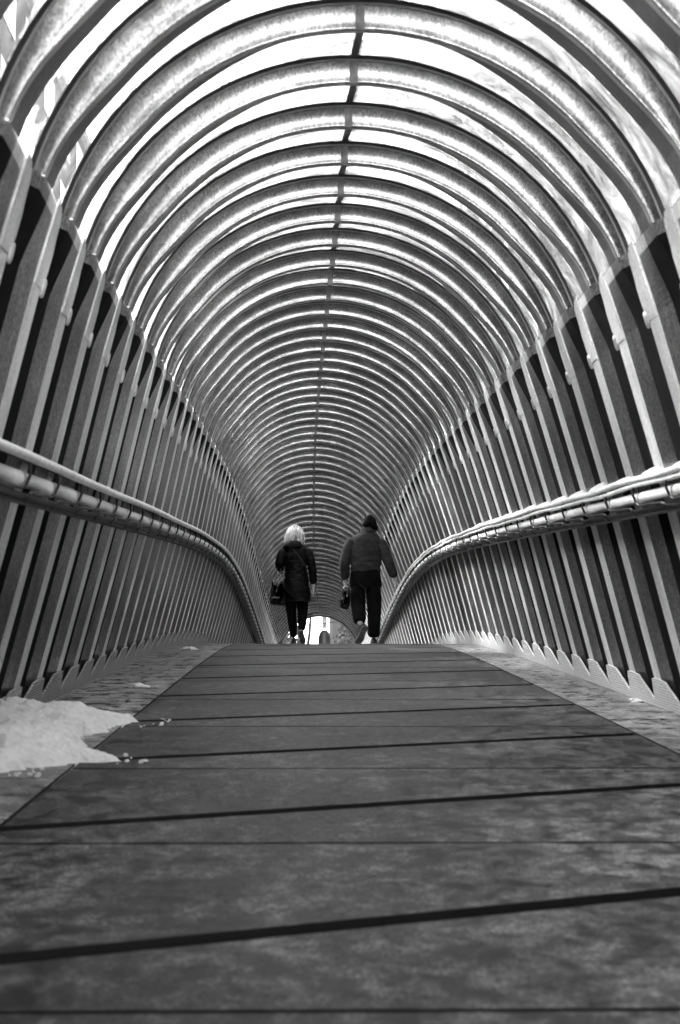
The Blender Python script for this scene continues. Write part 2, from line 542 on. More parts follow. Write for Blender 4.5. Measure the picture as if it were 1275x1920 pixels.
# ------------------------------------------------------------------ handrails with wire basket and tube
def handrail(side):
    root = empty('handrail', D(-2.85, side * 1.4), ('silver handrail and wire tray with its dark back strip, running along the left wall' if side < 0 else
                 'snow dusted double handrail and wire tray running along the right wall'), 'handrail')
    nn = [-2.5 + 0.35 * i for i in range(int(71 / 0.35) + 1)]
    def Q(n, inn, z):   # inn = metres inward of the wall plane
        t = TOTAL - z
        return P(n, side * (legw(t) - inn), t)
    wob = (lambda n: 0.008 * 0.5 * math.sin(n * 1.3) + 0.003 * math.sin(n * 2.9)) if side > 0 else (lambda n: 0.003 * math.sin(n * 0.9))
    a = MB(); a.tube([Q(n, 0.172, 1.238 + wob(n)) for n in nn], 0.020 if side < 0 else 0.015, 10); a.build('top_rail', M['rail'], root, True)
    if side > 0:
        a = MB(); a.tube([Q(n, 0.168, 1.210 + wob(n + .4)) for n in nn], 0.012, 10); a.build('lower_rail', M['rail'], root, True)
    a = MB()
    a.grid([[Q(n, x, z) for x, z in ((0.15, 1.250), (0.0, 1.285), (0.0, 1.276), (0.15, 1.240))] for n in nn], 0, True)
    a.build('back_strip', M['grey_tray'], root)
    a = MB()
    a.grid([[Q(n, x, z) for x, z in ((0.135, 1.092), (0.165, 1.104), (0.165, 1.098), (0.14, 1.080), (0.075, 1.078), (0.075, 1.092))] for n in nn], 0, True)
    a.build('tray', M['grey_tray'], root)
    a = MB()
    a.tube([Q(n, 0.147, 1.076) for n in nn], 0.005, 5)
    a.build('edge_wire', M['wire'], root)
    step = 1.0
    i = 0
    n = 3.93
    many = MB()
    while n < 64:
        if True:
            tb = MB()
            L = step * 0.97
            tb.tube([Q(n + 0.01, 0.138, 1.160), Q(n + L * .5, 0.138, 1.160), Q(n + L, 0.138, 1.160)], 0.032 if side < 0 else 0.029, 12)
            tb.build('white_tube', M['tube'], root, True)
            hk = MB()
            hk.tube([Q(n, 0.168, 1.222), Q(n, 0.184, 1.17), Q(n - .01, 0.180, 1.132), Q(n - 0.05, 0.174, 1.118), Q(n - 0.70, 0.168, 1.112), Q(n - 0.74, 0.165, 1.105), Q(n - 0.75, 0.150, 1.075)], 0.0065, 6)
            hk.build('wire_hook', M['wire'], root)
        n += step; i += 1
    if side > 0:   # little drifts of snow where the crests meet the rail
        a = MB(); rows = []
        for q in range(600):
            n = 5 + q * 0.03
            f = ((n - N0) % 1.0)
            h = 0.004 + 0.034 * math.exp(-((f - 0.84) / 0.13) ** 2) * (0.7 + 0.8 * noise.noise(Vector((n * 6, 1, 2)))) + 0.006 * noise.noise(Vector((n * 14, 5, 2)))
            h = max(0.002, h)
            rows.append([Q(n, 0.128, 1.253), Q(n, 0.10, 1.262 + h * .55), Q(n, 0.05, 1.272 + h), Q(n, 0.015, 1.280 + h * 1.1), Q(n, -0.004, 1.284)])
        a.grid(rows)
        a.build('snow_dusting', M['snowm'], root, True)
handrail(-1); handrail(1)

# ------------------------------------------------------------------ snow
def snow_heap(name, label, n0, n1, x0, x1, hmax, seed, nu, nv, cat='snow heap', group=None):
    rows = []
    for i in range(nu + 1):
        row = []
        for j in range(nv + 1):
            u, v = i / nu, j / nv
            n = n0 + (n1 - n0) * u; x = x0 + (x1 - x0) * v
            # long lobe in the middle pointing to the right, wide at the wall
            w = 1 - abs(2 * u - 1)
            prof = min(1, w * 2.2) ** 0.6
            tab = [(8.6, .15), (8.8, .42), (9.15, .70), (9.45, .92), (9.8, .78), (10.3, .66), (11.0, .66), (11.6, .74), (12.0, .84), (12.3, .55), (12.7, .1)]
            e0 = tab[-1][1]
            for (na, ea), (nb_, eb) in zip(tab, tab[1:]):
                if na <= n <= nb_: e0 = ea + (eb - ea) * (n - na) / (nb_ - na)
            edge = e0 + 0.13 * noise.noise(Vector((u * 9 + seed, 1.7, seed))) + 0.14 * noise.noise(Vector((u * 24, seed, 4))) + 0.08 * noise.noise(Vector((u * 60, v * 4, 7)))
            if v > 0:
                prof *= smooth(0, 0.10, edge - v) ** .7 * (0.55 + 0.45 * smooth(0, .4, edge - v))
            bil = lambda k_, z_: 1 - 1.6 * abs(noise.noise(Vector((n * k_, x * k_ * 1.2, z_ + seed))))
            lump = 0.30 + 0.45 * bil(1.3, 0) + 0.28 * bil(3.4, 3) + 0.20 * bil(8.5, 5) + 0.12 * bil(20, 7)
            h = hmax * prof * max(0.08, lump) * (1 - 0.25 * v)
            dn = 0.06 * noise.noise(Vector((u * 9, v * 9, seed + 9)))
            row.append(D(n + dn, x, h - 0.012))
        rows.append(row)
    mb = MB(); mb.grid(rows)
    o = mb.build(name, M['snowm'], None, True)
    return tag(o, label, cat, group)
snow_heap('snow_heap', 'large heap of wet white snow against the foot of the left wall', 8.55, 12.6, -1.84, -1.02, 0.13, 3.1, 190, 120)

heap = bpy.data.objects['snow_heap']
cm = MB(); rnd = random.Random(9)
for q in range(70):
    n_ = rnd.uniform(8.7, 12.5)
    lim = -1.03 if 9.2 < n_ < 9.8 or 11.5 < n_ < 12.2 else -1.33
    c_ = D(n_, lim + rnd.gauss(0, 0.035), 0.0)
    a_ = rnd.uniform(0.003, 0.010)
    cm.tube([c_ + Vector((rnd.uniform(-a_, a_), 0, -a_ * .2)), c_ + Vector((0, 0, a_ * .5)), c_ + Vector((rnd.uniform(-a_, a_), 0, a_))], [a_ * 1.3, a_ * 1.5, a_ * .4], 7)
o_ = cm.build('snow_crumbs', M['snowm'], heap, True); o_['kind'] = 'stuff'

def clump(label, n, x, r, seed, group=None):
    bm = bmesh.new()
    bmesh.ops.create_icosphere(bm, subdivisions=3, radius=1)
    c = D(n, x, 0.0)
    for v in bm.verts:
        d = 1 + 0.45 * noise.noise(v.co * 1.7 + Vector((seed, 0, 0))) + 0.15 * noise.noise(v.co * 5 + Vector((seed, 4, 0)))
        v.co = Vector((v.co.x * r * 1.6 * d, v.co.y * r * 2.2 * d, max(-0.1, v.co.z) * r * 0.55 * d))
    me = bpy.data.meshes.new('snow_clump'); bm.to_mesh(me); bm.free()
    me.materials.append(M['snowm'])
    me.polygons.foreach_set('use_smooth', [True] * len(me.polygons))
    o = bpy.data.objects.new('snow_clump', me); o.location = c; link(o)
    tag(o, label, 'snow', group)
clump('flat snow clump lying past the big heap beside the left kickboard', 15.6, -1.42, 0.05, 1)
clump('farthest small snow clump near the brow of the deck on the left', 24.5, -1.55, 0.06, 2)
clump('small snow crumb at the tip of the big snow heap on the dark joint', 9.45, -0.93, 0.014, 3)
clump('larger of two snow lumps against the right kickboard', 13.75, 1.79, 0.028, 4)
clump('smaller of two snow lumps against the right kickboard', 14.0, 1.80, 0.02, 5)

def leaf(label, n, x, r, seed):
    mb = MB()
    rnd = random.Random(seed)
    c = D(n, x, 0.004)
    pts = []
    L = 9
    for q in range(L):
        a = 2 * math.pi * q / L
        rr = r * rnd.uniform(0.6, 1.1)
        pts.append(c + Vector((math.cos(a) * rr * 1.6, math.sin(a) * rr, 0.004 + rnd.uniform(0, r * .35))))
    i = 0
    mb.v = pts + [c + Vector((0, 0, r * 0.5))]
    for q in range(L):
        mb.f.append((q, (q + 1) % L, L)); mb.m.append(0)
    tag(mb.build('fallen_leaf', M['bark']), label, 'leaf')
leaf('dark leaf lying on the right edge strip, farther from the camera', 17.2, 1.66, 0.022, 1)
leaf('dark flat leaf on the wet part of the right edge strip, nearer the camera', 11.9, 1.62, 0.03, 2)
leaf('dark leaf at the foot of the right kickboard', 12.6, 1.80, 0.018, 3)

# ------------------------------------------------------------------ figures
def skin_obj(name, joints, edges, mat, parent, root, sub=2, extra=None, flat=1.0):
    names = list(joints)
    me = bpy.data.meshes.new(name)
    me.from_pydata([joints[q][:3] for q in names], [(names.index(a), names.index(b)) for a, b in edges], [])
    tmp = bpy.data.objects.new(name + '_tmp', me); scene.collection.objects.link(tmp)
    md = tmp.modifiers.new('skin', 'SKIN'); md.use_smooth_shade = True; md.branch_smoothing = 0.6
    if not me.skin_vertices:
        try: me.skin_vertices_add()
        except Exception: pass
    sv = me.skin_vertices[0].data
    for i, q in enumerate(names):
        r = joints[q][3]
        r = r if isinstance(r, tuple) else (r, r)
        kk = 1.25 if max(r) > 0.03 and name != 'body' else 1.0
        sv[i].radius = (r[0] * kk, r[1] * kk)
        sv[i].use_root = (q == root)
    s2 = tmp.modifiers.new('sub', 'SUBSURF'); s2.levels = sub; s2.render_levels = sub
    dg = bpy.context.evaluated_depsgraph_get()
    ev = tmp.evaluated_get(dg)
    out = bpy.data.meshes.new_from_object(ev)
    bpy.data.objects.remove(tmp)
    if extra:
        bm = bmesh.new(); bm.from_mesh(out)
        for (c, rx, ry, rz) in extra:
            mt = Matrix.Translation(c) @ Matrix.Diagonal((rx, ry, rz, 1))
            bmesh.ops.create_icosphere(bm, subdivisions=2, radius=1, matrix=mt)
        bm.to_mesh(out); bm.free()
    out.materials.clear(); out.materials.append(mat)
    out.polygons.foreach_set('material_index', [0] * len(out.polygons))
    out.polygons.foreach_set('use_smooth', [True] * len(out.polygons))
    o = bpy.data.objects.new(name, out)
    return link(o, parent)

def hand_chain(j, e, wrist, p, side, pre):
    "adds palm and five curled fingers under the wrist; p = wrist position"
    x, y, z = p
    j[pre + 'palm'] = (x, y, z - 0.05, (0.022, 0.036))
    e.append((wrist, pre + 'palm'))
    for q, (dy, ln) in enumerate(((0.030, .062), (0.010, .074), (-0.010, .070), (-0.030, .056))):
        a, b = pre + 'k%d' % q, pre + 't%d' % q
        j[a] = (x, y + dy, z - 0.085, 0.010)
        j[a + 'm'] = (x - side * 0.006, y + dy, z - 0.085 - ln * .55, 0.009)
        j[b] = (x - side * 0.026, y + dy, z - 0.085 - ln, 0.0075)
        e += [(pre + 'palm', a), (a, a + 'm'), (a + 'm', b)]
    j[pre + 'th1'] = (x - side * 0.012, y + 0.045, z - 0.055, 0.011)
    j[pre + 'th2'] = (x - side * 0.024, y + 0.055, z - 0.088, 0.009)
    e += [(pre + 'palm', pre + 'th1'), (pre + 'th1', pre + 'th2')]

def sample_ellipsoid(name, c, r, mat, parent, disp=0.0, seed=0, cut=None, rot=None, fx=None):
    bm = bmesh.new()
    bmesh.ops.create_uvsphere(bm, u_segments=40, v_segments=26, radius=1)
    for v in bm.verts:
        p = v.co.copy()
        d = 1 + disp * noise.noise(p * 2.2 + Vector((seed, 0, 0)))
        q = Vector((p.x * r[0] * d, p.y * r[1] * d, p.z * r[2] * d))
        if fx: q = fx(p, q)
        v.co = q
    me = bpy.data.meshes.new(name); bm.to_mesh(me); bm.free()
    me.materials.append(mat)
    me.polygons.foreach_set('use_smooth', [True] * len(me.polygons))
    o = bpy.data.objects.new(name, me); link(o, parent); o.location = c
    return o

def loft(name, rings, mat, parent, seg=28, disp=0.004, seed=0.0, dn=9.0, cap=True):
    "rings: (x, y, z, rx, ry) from the top down"
    fine = []
    for a, b in zip(rings, rings[1:]):
        for q in range(4):
            t = q / 4
            fine.append([a[i] + (b[i] - a[i]) * t for i in range(5)])
    fine.append(list(rings[-1]))
    sm = [list(r) for r in fine]
    for _ in range(2):
        for i in range(1, len(sm) - 1):
            for c in range(5):
                sm[i][c] = (fine[i - 1][c] + 2 * fine[i][c] + fine[i + 1][c]) / 4
        fine = [list(r) for r in sm]
    mb = MB(); rows = []
    for x, y, z, rx, ry in sm:
        row = []
        for q in range(seg):
            a = 2 * math.pi * q / seg
            p = Vector((x + math.cos(a) * rx, y + math.sin(a) * ry, z))
            fold = disp * (noise.noise(Vector((p.x * dn + seed, p.y * dn, z * dn * 2.2))) + 0.5 * noise.noise(Vector((p.x * dn * 2.5, p.y * dn * 2.5 + seed, z * dn * 5))))
            row.append(p + Vector((math.cos(a), math.sin(a), 0)) * fold)
        rows.append(row)
    mb.grid(rows, 0, True)
    if cap:
        mb.f.append(tuple(range(seg))); mb.m.append(0)
        e = (len(rows) - 1) * seg
        mb.f.append(tuple(e + q for q in reversed(range(seg)))); mb.m.append(0)
    me = bpy.data.meshes.new(name)
    me.from_pydata([tuple(v) for v in mb.v], [], mb.f)
    me.materials.append(mat)
    me.polygons.foreach_set('use_smooth', [True] * len(me.polygons))
    o = bpy.data.objects.new(name, me)
    return link(o, parent)

def shoe(parent, ankle, heel, toe, w=0.045, name='shoe'):
    "a shoe from heel to toe (both points on the sole), with a flat sole"
    heel, toe, ankle = Vector(heel), Vector(toe), Vector(ankle)
    ax = (toe - heel); L = ax.length; ax.normalize()
    up = (ankle - heel - ax * ((ankle - heel).dot(ax))).normalized()
    sd_ = ax.cross(up).normalized()
    mb = MB(); rows = []
    for u, ww, hh in ((-0.02, .45, .35), (0.02, .85, .85), (0.15, .95, 1.25), (0.32, .88, 1.15), (0.5, 1.0, .85), (0.7, 1.15, .62), (0.86, 1.05, .45), (0.97, .7, .3), (1.02, .3, .15)):
        c = heel + ax * (L * u)
        row = []
        for q in range(14):
            a = 2 * math.pi * q / 14
            sx, sz = math.cos(a), math.sin(a)
            h = 0.068 * hh * (sz if sz > 0 else 0) + 0.018 + (-0.0 if sz > 0 else sz * 0.004)
            row.append(c + sd_ * (w * ww * sx) + up * h)
        rows.append(row)
    mb.grid(rows, 0, True)
    mb.f.append(tuple(range(14))); mb.m.append(0)
    e = (len(rows) - 1) * 14
    mb.f.append(tuple(e + q for q in reversed(range(14)))); mb.m.append(0)
    me = bpy.data.meshes.new(name); me.from_pydata([tuple(v) for v in mb.v], [], mb.f); me.materials.append(M['shoe'])
    me.polygons.foreach_set('use_smooth', [True] * len(me.polygons))
    s_ = link(bpy.data.objects.new(name, me), parent)
    mb = MB()
    prof = [(-0.03, .5), (0.02, .9), (0.15, 1.0), (0.35, .9), (0.55, 1.0), (0.72, 1.18), (0.88, 1.05), (0.98, .72), (1.03, .3)]
    ring = [(u, -ww) for u, ww in prof] + [(u, ww) for u, ww in reversed(prof)]
    lo = [heel + ax * (L * u) + sd_ * (w * ww * 1.04) for u, ww in ring]
    hi = [p + up * 0.02 for p in lo]
    n_ = len(ring); mb.v = lo + hi
    mb.f.append(tuple(range(n_))); mb.f.append(tuple(n_ + q for q in reversed(range(n_))))
    for q in range(n_):
        z = (q + 1) % n_; mb.f.append((q, n_ + q, n_ + z, z))
    me = bpy.data.meshes.new('sole'); me.from_pydata([tuple(v) for v in mb.v], [], mb.f); me.materials.append(M['sole'])
    link(bpy.data.objects.new('sole', me), s_)

def person(root_loc, kind):
    if kind == 'man':
        root = empty('person', root_loc, 'person in charcoal jacket and dark cap walking away on the right, carrying a small bag', 'person')
        j = dict(pelvis=(.01, 0, .93, (.13, .10)), belly=(.01, 0, 1.12, (.135, .10)), chest=(.01, -.01, 1.36, (.16, .11)), top=(.015, -.01, 1.49, (.12, .09)),
                 neck=(.045, .0, 1.58, .055), head=(.06, .02, 1.66, (.07, .085)), crown=(.068, .02, 1.76, (.065, .08)),
                 ls=(-.16, -.01, 1.44, .05), le=(-.285, -.01, 1.17, .045), lw=(-.278, .06, .90, .03),
                 rs=(.18, -.01, 1.43, .05), re=(.325, -.02, 1.18, .045), rw=(.433, .03, .93, .03),
                 lh=(-.10, 0, .88, .085), lk=(-.095, .03, .54, .06), la=(-.075, -.16, .24, .042),
                 rh=(.11, 0, .88, .085), rk=(.132, .05, .51, .06), ra=(.124, .10, .11, .042))
        e = [('pelvis', 'belly'), ('belly', 'chest'), ('chest', 'top'), ('top', 'neck'), ('neck', 'head'), ('head', 'crown'), ('top', 'ls'), ('ls', 'le'), ('le', 'lw'),
             ('top', 'rs'), ('rs', 're'), ('re', 'rw'), ('pelvis', 'lh'), ('lh', 'lk'), ('lk', 'la'), ('pelvis', 'rh'), ('rh', 'rk'), ('rk', 'ra')]
        hand_chain(j, e, 'lw', (-.275, .065, .885), -1, 'l')
        hand_chain(j, e, 'rw', (.440, .035, .915), 1, 'r')
        skin_obj('body', j, e, M['skin'], root, 'pelvis', extra=[((.062, .112, 1.675), .012, .016, .02), ((-.018, .03, 1.675), .012, .018, .03), ((.142, .03, 1.675), .012, .018, .03)])
        # jacket torso with arms
        loft('jacket', [(.045, 0, 1.60, .065, .06), (.035, -.005, 1.575, .10, .08), (.02, -.01, 1.545, .165, .105), (.015, -.01, 1.50, .215, .125), (.015, -.012, 1.40, .228, .140), (.012, -.01, 1.25, .222, .138), (.01, -.005, 1.12, .214, .132), (.008, 0, 1.05, .215, .130), (.008, 0, 1.022, .205, .125)], M['jacket'], root, 36, 0.016, 2.0, 6)
        for nm, ch, sc in (('l', [(-.155, -.01, 1.475, .085), (-.215, -.01, 1.40, .078), (-.26, -.012, 1.28, .070), (-.29, -.01, 1.15, .066), (-.288, .03, 1.00, .060), (-.280, .055, .905, .054)], 0),
                           ('r', [(.175, -.01, 1.47, .085), (.24, -.01, 1.39, .078), (.285, -.015, 1.28, .072), (.335, -.02, 1.155, .066), (.385, .0, 1.03, .058), (.428, .025, .935, .052)], 1)):
            jj = {}; ee = []
            for i, q in enumerate(ch):
                jj['a%d' % i] = q
                if i: ee.append(('a%d' % (i - 1), 'a%d' % i))
            skin_obj('sleeve', jj, ee, M['jacket'], root, 'a0')
        loft('shirt', [(.008, 0, 1.06, .20, .12), (.008, 0, .95, .218, .140), (.012, 0, .86, .228, .150), (.015, 0, .80, .224, .148)], M['black_cloth'], root, 30, 0.006, 5.0)
        jj = dict(p=(.01, 0, .92, (.12, .09)), lh=(-.095, 0, .80, (.098, .095)), lm=(-.10, .02, .66, .093), lk=(-.095, .03, .53, .085), lc=(-.085, -.05, .40, .082), la=(-.075, -.13, .27, .075),
                  rh=(.115, 0, .80, (.098, .095)), rm=(.130, .03, .66, .096), rk=(.136, .05, .50, .088), rc=(.130, .07, .30, .080), ra=(.125, .10, .085, .078))
        ee = [('p', 'lh'), ('lh', 'lm'), ('lm', 'lk'), ('lk', 'lc'), ('lc', 'la'), ('p', 'rh'), ('rh', 'rm'), ('rm', 'rk'), ('rk', 'rc'), ('rc', 'ra')]
        skin_obj('trousers', jj, ee, M['jeans'], root, 'p')
        shoe(root, (-.04, -.12, .33), (-.005, -.20, .235), (-.095, .02, .005), .05)
        shoe(root, (.125, .10, .12), (.125, .03, .0), (.14, .31, .0), .05)
        # cap with the ear flap side, hair and collar
        def capf(p, q):
            if p.z < 0: q.x *= 1.05 + 0.40 * min(1, -p.z * 1.2); q.z *= 0.95; q.x += -p.z * 0.0
            if p.z < -0.2 and p.x > 0: q.z -= 0.03; q.x += 0.012
            return q
        sample_ellipsoid('cap', (.07, .0, 1.725), (.092, .105, .112), M['black_cloth'], root, 0.10, 3, fx=capf)
        loft('collar', [(.055, .0, 1.65, .095, .085), (.05, 0, 1.62, .108, .09), (.04, 0, 1.585, .12, .095)], M['jacket'], root, 26, 0.004, 1)
        return root
    root = empty('person', root_loc, 'blonde person in long black coat walking away on the left, bag at the elbow', 'person')
    j = dict(pelvis=(.0, 0, .84, (.12, .09)), belly=(-.005, 0, 1.03, (.10, .08)), chest=(-.005, -.005, 1.24, (.125, .09)), top=(-.01, 0, 1.36, (.09, .07)),
             neck=(-.01, .01, 1.44, .042), head=(-.01, .03, 1.52, (.06, .075)), crown=(-.01, .03, 1.62, (.056, .07)),
             ls=(-.14, 0, 1.31, .04), le=(-.225, -.02, 1.12, .038), lw=(-.205, .20, 1.06, .026),
             rs=(.125, 0, 1.31, .04), re=(.232, -.01, 1.09, .038), rw=(.250, .02, .83, .025),
             lh=(-.085, 0, .80, .08), lk=(-.062, .05, .44, .052), la=(-.022, .09, .10, .036),
             rh=(.085, 0, .80, .08), rk=(.098, .02, .44, .052), ra=(.082, -.12, .17, .036))
    e = [('pelvis', 'belly'), ('belly', 'chest'), ('chest', 'top'), ('top', 'neck'), ('neck', 'head'), ('head', 'crown'), ('top', 'ls'), ('ls', 'le'), ('le', 'lw'),
         ('top', 'rs'), ('rs', 're'), ('re', 'rw'), ('pelvis', 'lh'), ('lh', 'lk'), ('lk', 'la'), ('pelvis', 'rh'), ('rh', 'rk'), ('rk', 'ra')]
    hand_chain(j, e, 'rw', (.252, .03, .815), 1, 'r')
    # left hand, held forward and closed
    j['lpalm'] = (-.20, .25, 1.055, (.03, .02)); e.append(('lw', 'lpalm'))
    for q, dz in enumerate((.028, .009, -.009, -.027)):
        j['lf%d' % q] = (-.195, .285, 1.055 + dz, .009); j['lg%d' % q] = (-.165, .30, 1.055 + dz, .008)
        e += [('lpalm', 'lf%d' % q), ('lf%d' % q, 'lg%d' % q)]
    j['lth'] = (-.175, .255, 1.09, .010); e.append(('lpalm', 'lth'))
    skin_obj('body', j, e, M['skin'], root, 'pelvis', extra=[((-.01, .108, 1.53), .01, .014, .017), ((-.078, .03, 1.535), .01, .016, .026), ((.058, .03, 1.535), .01, .016, .026)])
    loft('coat', [(-.01, 0, 1.445, .06, .055), (-.01, 0, 1.42, .10, .075), (-.01, 0, 1.385, .165, .10), (-.008, -.005, 1.33, .185, .115), (-.006, -.005, 1.22, .178, .118), (-.004, 0, 1.08, .155, .110), (.004, 0, .98, .160, .115), (.012, 0, .86, .182, .130), (.018, 0, .72, .195, .135), (.02, 0, .60, .190, .135)], M['coat'], root, 36, 0.014, 4.0, 7)
    for ch in ([(-.14, 0, 1.345, .072), (-.19, -.005, 1.27, .064), (-.222, -.015, 1.19, .058), (-.232, -.01, 1.115, .056), (-.222, .08, 1.085, .050), (-.208, .18, 1.062, .044)],
               [(.125, 0, 1.345, .072), (.185, -.005, 1.27, .064), (.212, -.01, 1.18, .058), (.236, -.01, 1.08, .054), (.245, .005, .95, .050), (.252, .018, .835, .049)]):
        jj = {}; ee = []
        for i, q in enumerate(ch):
            jj['a%d' % i] = q
            if i: ee.append(('a%d' % (i - 1), 'a%d' % i))
        skin_obj('sleeve', jj, ee, M['coat'], root, 'a0')
    loft('hood', [(-.03, -.06, 1.455, .075, .045), (-.04, -.085, 1.42, .125, .06), (-.05, -.095, 1.37, .14, .055), (-.04, -.09, 1.33, .10, .045)], M['coat'], root, 24, 0.010, 7, 12)
    jj = dict(p=(.0, 0, .80, (.12, .09)), lh=(-.075, 0, .72, .082), lm=(-.07, .03, .58, .072), lk=(-.060, .05, .44, .060), lc=(-.045, .06, .29, .055), la=(-.022, .085, .09, .042),
              rh=(.085, 0, .72, .082), rm=(.096, .02, .58, .074), rk=(.10, .02, .44, .062), rc=(.095, -.05, .31, .057), ra=(.084, -.115, .18, .040))
    ee = [('p', 'lh'), ('lh', 'lm'), ('lm', 'lk'), ('lk', 'lc'), ('lc', 'la'), ('p', 'rh'), ('rh', 'rm'), ('rm', 'rk'), ('rk', 'rc'), ('rc', 'ra')]
    skin_obj('trousers', jj, ee, M['black_cloth'], root, 'p')
    shoe(root, (.07, -.08, .28), (.075, -.165, .175), (.112, .03, .005), .036)
    shoe(root, (-.022, .09, .1), (-.02, .04, 0), (-.03, .27, 0), .036)
    # hair: many locks over a cap
    h = sample_ellipsoid('hair', (-.012, .012, 1.585), (.092, .102, .098), M['hair'], root, 0.08, 2)
    h.data.materials.append(M['hair_root']); h.data.polygons.foreach_set('material_index', [1] * len(h.data.polygons)); h.data.update()
    bm = bmesh.new(); bm.from_mesh(h.data)
    rnd = random.Random(5)
    mb = MB()
    for q in range(105):
        a = rnd.uniform(-math.pi * 1.12, math.pi * 0.12)
        ca, sa = math.cos(a), math.sin(a)
        ph = rnd.uniform(0.1, 1.25)
        out = rnd.uniform(0.98, 1.16)
        left = max(0.0, -ca)
        p0 = Vector((ca * .088 * math.sin(ph), sa * .098 * math.sin(ph), .103 * math.cos(ph)))
        ln = rnd.uniform(.075, .165)
        p1 = Vector((ca * .100 * out, sa * .108 * out, rnd.uniform(-.03, .02)))
        p2 = Vector((ca * .112 * out + rnd.uniform(-.012, .012) - left * .012, sa * .110 * out, -ln * .7))
        p3 = Vector((ca * (.10 + rnd.uniform(-.03, .045)) - left * rnd.uniform(0, .05), sa * .10, -ln - .012))
        mid = (p0 + p1) / 2 + Vector((ca, sa, .5)) * .012
        mb.tube([p0, mid, p1, p2, p3], [.005, .0085, .0095, .0075, .0015], 5)
    i0 = [bm.verts.new(v) for v in mb.v]
    for f_ in mb.f:
        try: bm.faces.new([i0[q] for q in f_])
        except ValueError: pass
    nold = len(h.data.polygons)
    bm.to_mesh(h.data); bm.free()
    for p_ in h.data.polygons:
        p_.material_index = 1 if p_.index < nold else 0
    h.data.polygons.foreach_set('use_smooth', [True] * len(h.data.polygons))
    return root

NP = 31.6
man_loc = D(NP, 0.37 + 0.20, 0)
man_loc = D(NP, (684 - 637.5) * NP / FP - Xbase(NP), 0)
wom_loc = D(NP, (555.3 - 637.5) * NP / FP - Xbase(NP), 0)
person(man_loc, 'man')
person(wom_loc, 'woman')

def bag(root_loc, outline, thick, label, name, straps, trim, strap_r=0.008):
    root = empty(name, root_loc, label, 'bag')
    # body: rounded slab from an outline in x, z
    ol = []
    L = len(outline)
    for i in range(L):
        for q in range(4):
            t = q / 4
            p0, p1, p2, p3 = (Vector(outline[(i + d) % L]) for d in (-1, 0, 1, 2))
            ol.append(0.5 * ((2 * p1) + (-p0 + p2) * t + (2 * p0 - 5 * p1 + 4 * p2 - p3) * t * t + (-p0 + 3 * p1 - 3 * p2 + p3) * t ** 3))
    c = sum(ol, Vector((0, 0))) / len(ol)
    mb = MB(); rows = []
    for k in range(9):
        a = -math.pi / 2 + math.pi * k / 8
        sc = 0.80 + 0.20 * math.cos(a); y = thick * math.sin(a)
        if k in (0, 8): sc = 0.6
        rows.append([Vector((c.x + (p.x - c.x) * sc, y + 0.01 * noise.noise(Vector((p.x * 20, p.y * 20, k))), c.y + (p.y - c.y) * sc)) for p in ol])
    mb.grid(rows, 0, True)
    n_ = len(ol)
    mb.f.append(tuple(range(n_))); mb.m.append(0)
    mb.f.append(tuple(8 * n_ + q for q in reversed(range(n_)))); mb.m.append(0)
    def put(nm, m_, mat, sm=True):
        me = bpy.data.meshes.new(nm); me.from_pydata([tuple(v) for v in m_.v], [], m_.f); me.materials.append(mat)
        me.polygons.foreach_set('use_smooth', [sm] * len(me.polygons))
        link(bpy.data.objects.new(nm, me), root)
    put('pouch', mb, M['bagm'])
    for s in straps:
        m2 = MB(); m2.tube(s, strap_r, 6); put('handle', m2, M['bagm'])
    for s, r in trim:
        m2 = MB(); m2.tube(s, r, 5); put('trim', m2, M['bagt'])
Vv = Vector
bag(wom_loc + Vv((0, 0, 0)), [(-.335, .90), (-.235, .88), (-.15, .93), (-.125, .75), (-.14, .56), (-.25, .545), (-.355, .565), (-.365, .63), (-.345, .78)], 0.07,
    'black slouchy tote bag hanging from the elbow of the blonde person', 'tote_bag',
    [[(-.33, -.02, .88), (-.29, -.03, .98), (-.262, -.02, 1.065), (-.235, .02, 1.09)], [(-.17, -.02, .92), (-.19, -.03, .98), (-.215, -.03, 1.065), (-.225, .0, 1.05)]],
    [([(-.225, -.078, .90), (-.25, -.08, .83), (-.265, -.08, .76), (-.268, -.078, .73)], .003), ([(-.34, -.066, .645), (-.30, -.078, .655), (-.26, -.08, .64), (-.22, -.078, .655)], .004), ([(-.29, -.08, .66), (-.25, -.082, .64), (-.245, -.08, .665)], .004)])
bag(man_loc, [(-.31, .80), (-.225, .80), (-.205, .68), (-.215, .56), (-.25, .495), (-.345, .515), (-.35, .60), (-.325, .70)], 0.045,
    'small dark pouch bag held in the left hand of the person in the cap', 'hand_bag',
    [[(-.30, .06, .77), (-.295, .07, .83), (-.27, .075, .835), (-.245, .06, .78)]],
    [([(-.30, .0, .815), (-.275, -.005, .808), (-.24, .0, .818)], .006), ([(-.265, -.05, .73), (-.255, -.052, .70), (-.258, -.05, .67)], .006)])
# cross-body strap of the blonde person
st = MB(); pts_ = []
for a, z in ((-0.045, 1.335), (.02, 1.26), (.075, 1.19), (.12, 1.115), (.150, 1.07)):
    pts_.append(wom_loc + Vv((a, -.128 + max(0, a) * .35, z)))
st.tube(pts_, 0.006, 5)
tag(st.build('shoulder_strap', M['grey_tray']), 'thin grey cross-body strap over the back of the black coat', 'strap')

# ------------------------------------------------------------------ outside: ground, far mouth, trees
gm = MB()
gm.grid([[Vector((x, y, -0.62 + 0.25 * noise.noise(Vector((x * .03, y * .03, 0))))) for x in range(-300, 301, 20)] for y in range(-60, 601, 20)])
tag(gm.build('ground', M['ground'], None, True), kind='structure')
endp = D(nE + 0.2, 0, 0)
pb = MB()
pb.grid([[endp + Vector((x, y, -0.01)) for x in (-2.5, 0, 2.5)] for y in (0, 8, 16, 30, 60)])
tag(pb.build('path', M['strip']), kind='structure')
EY = endp.y

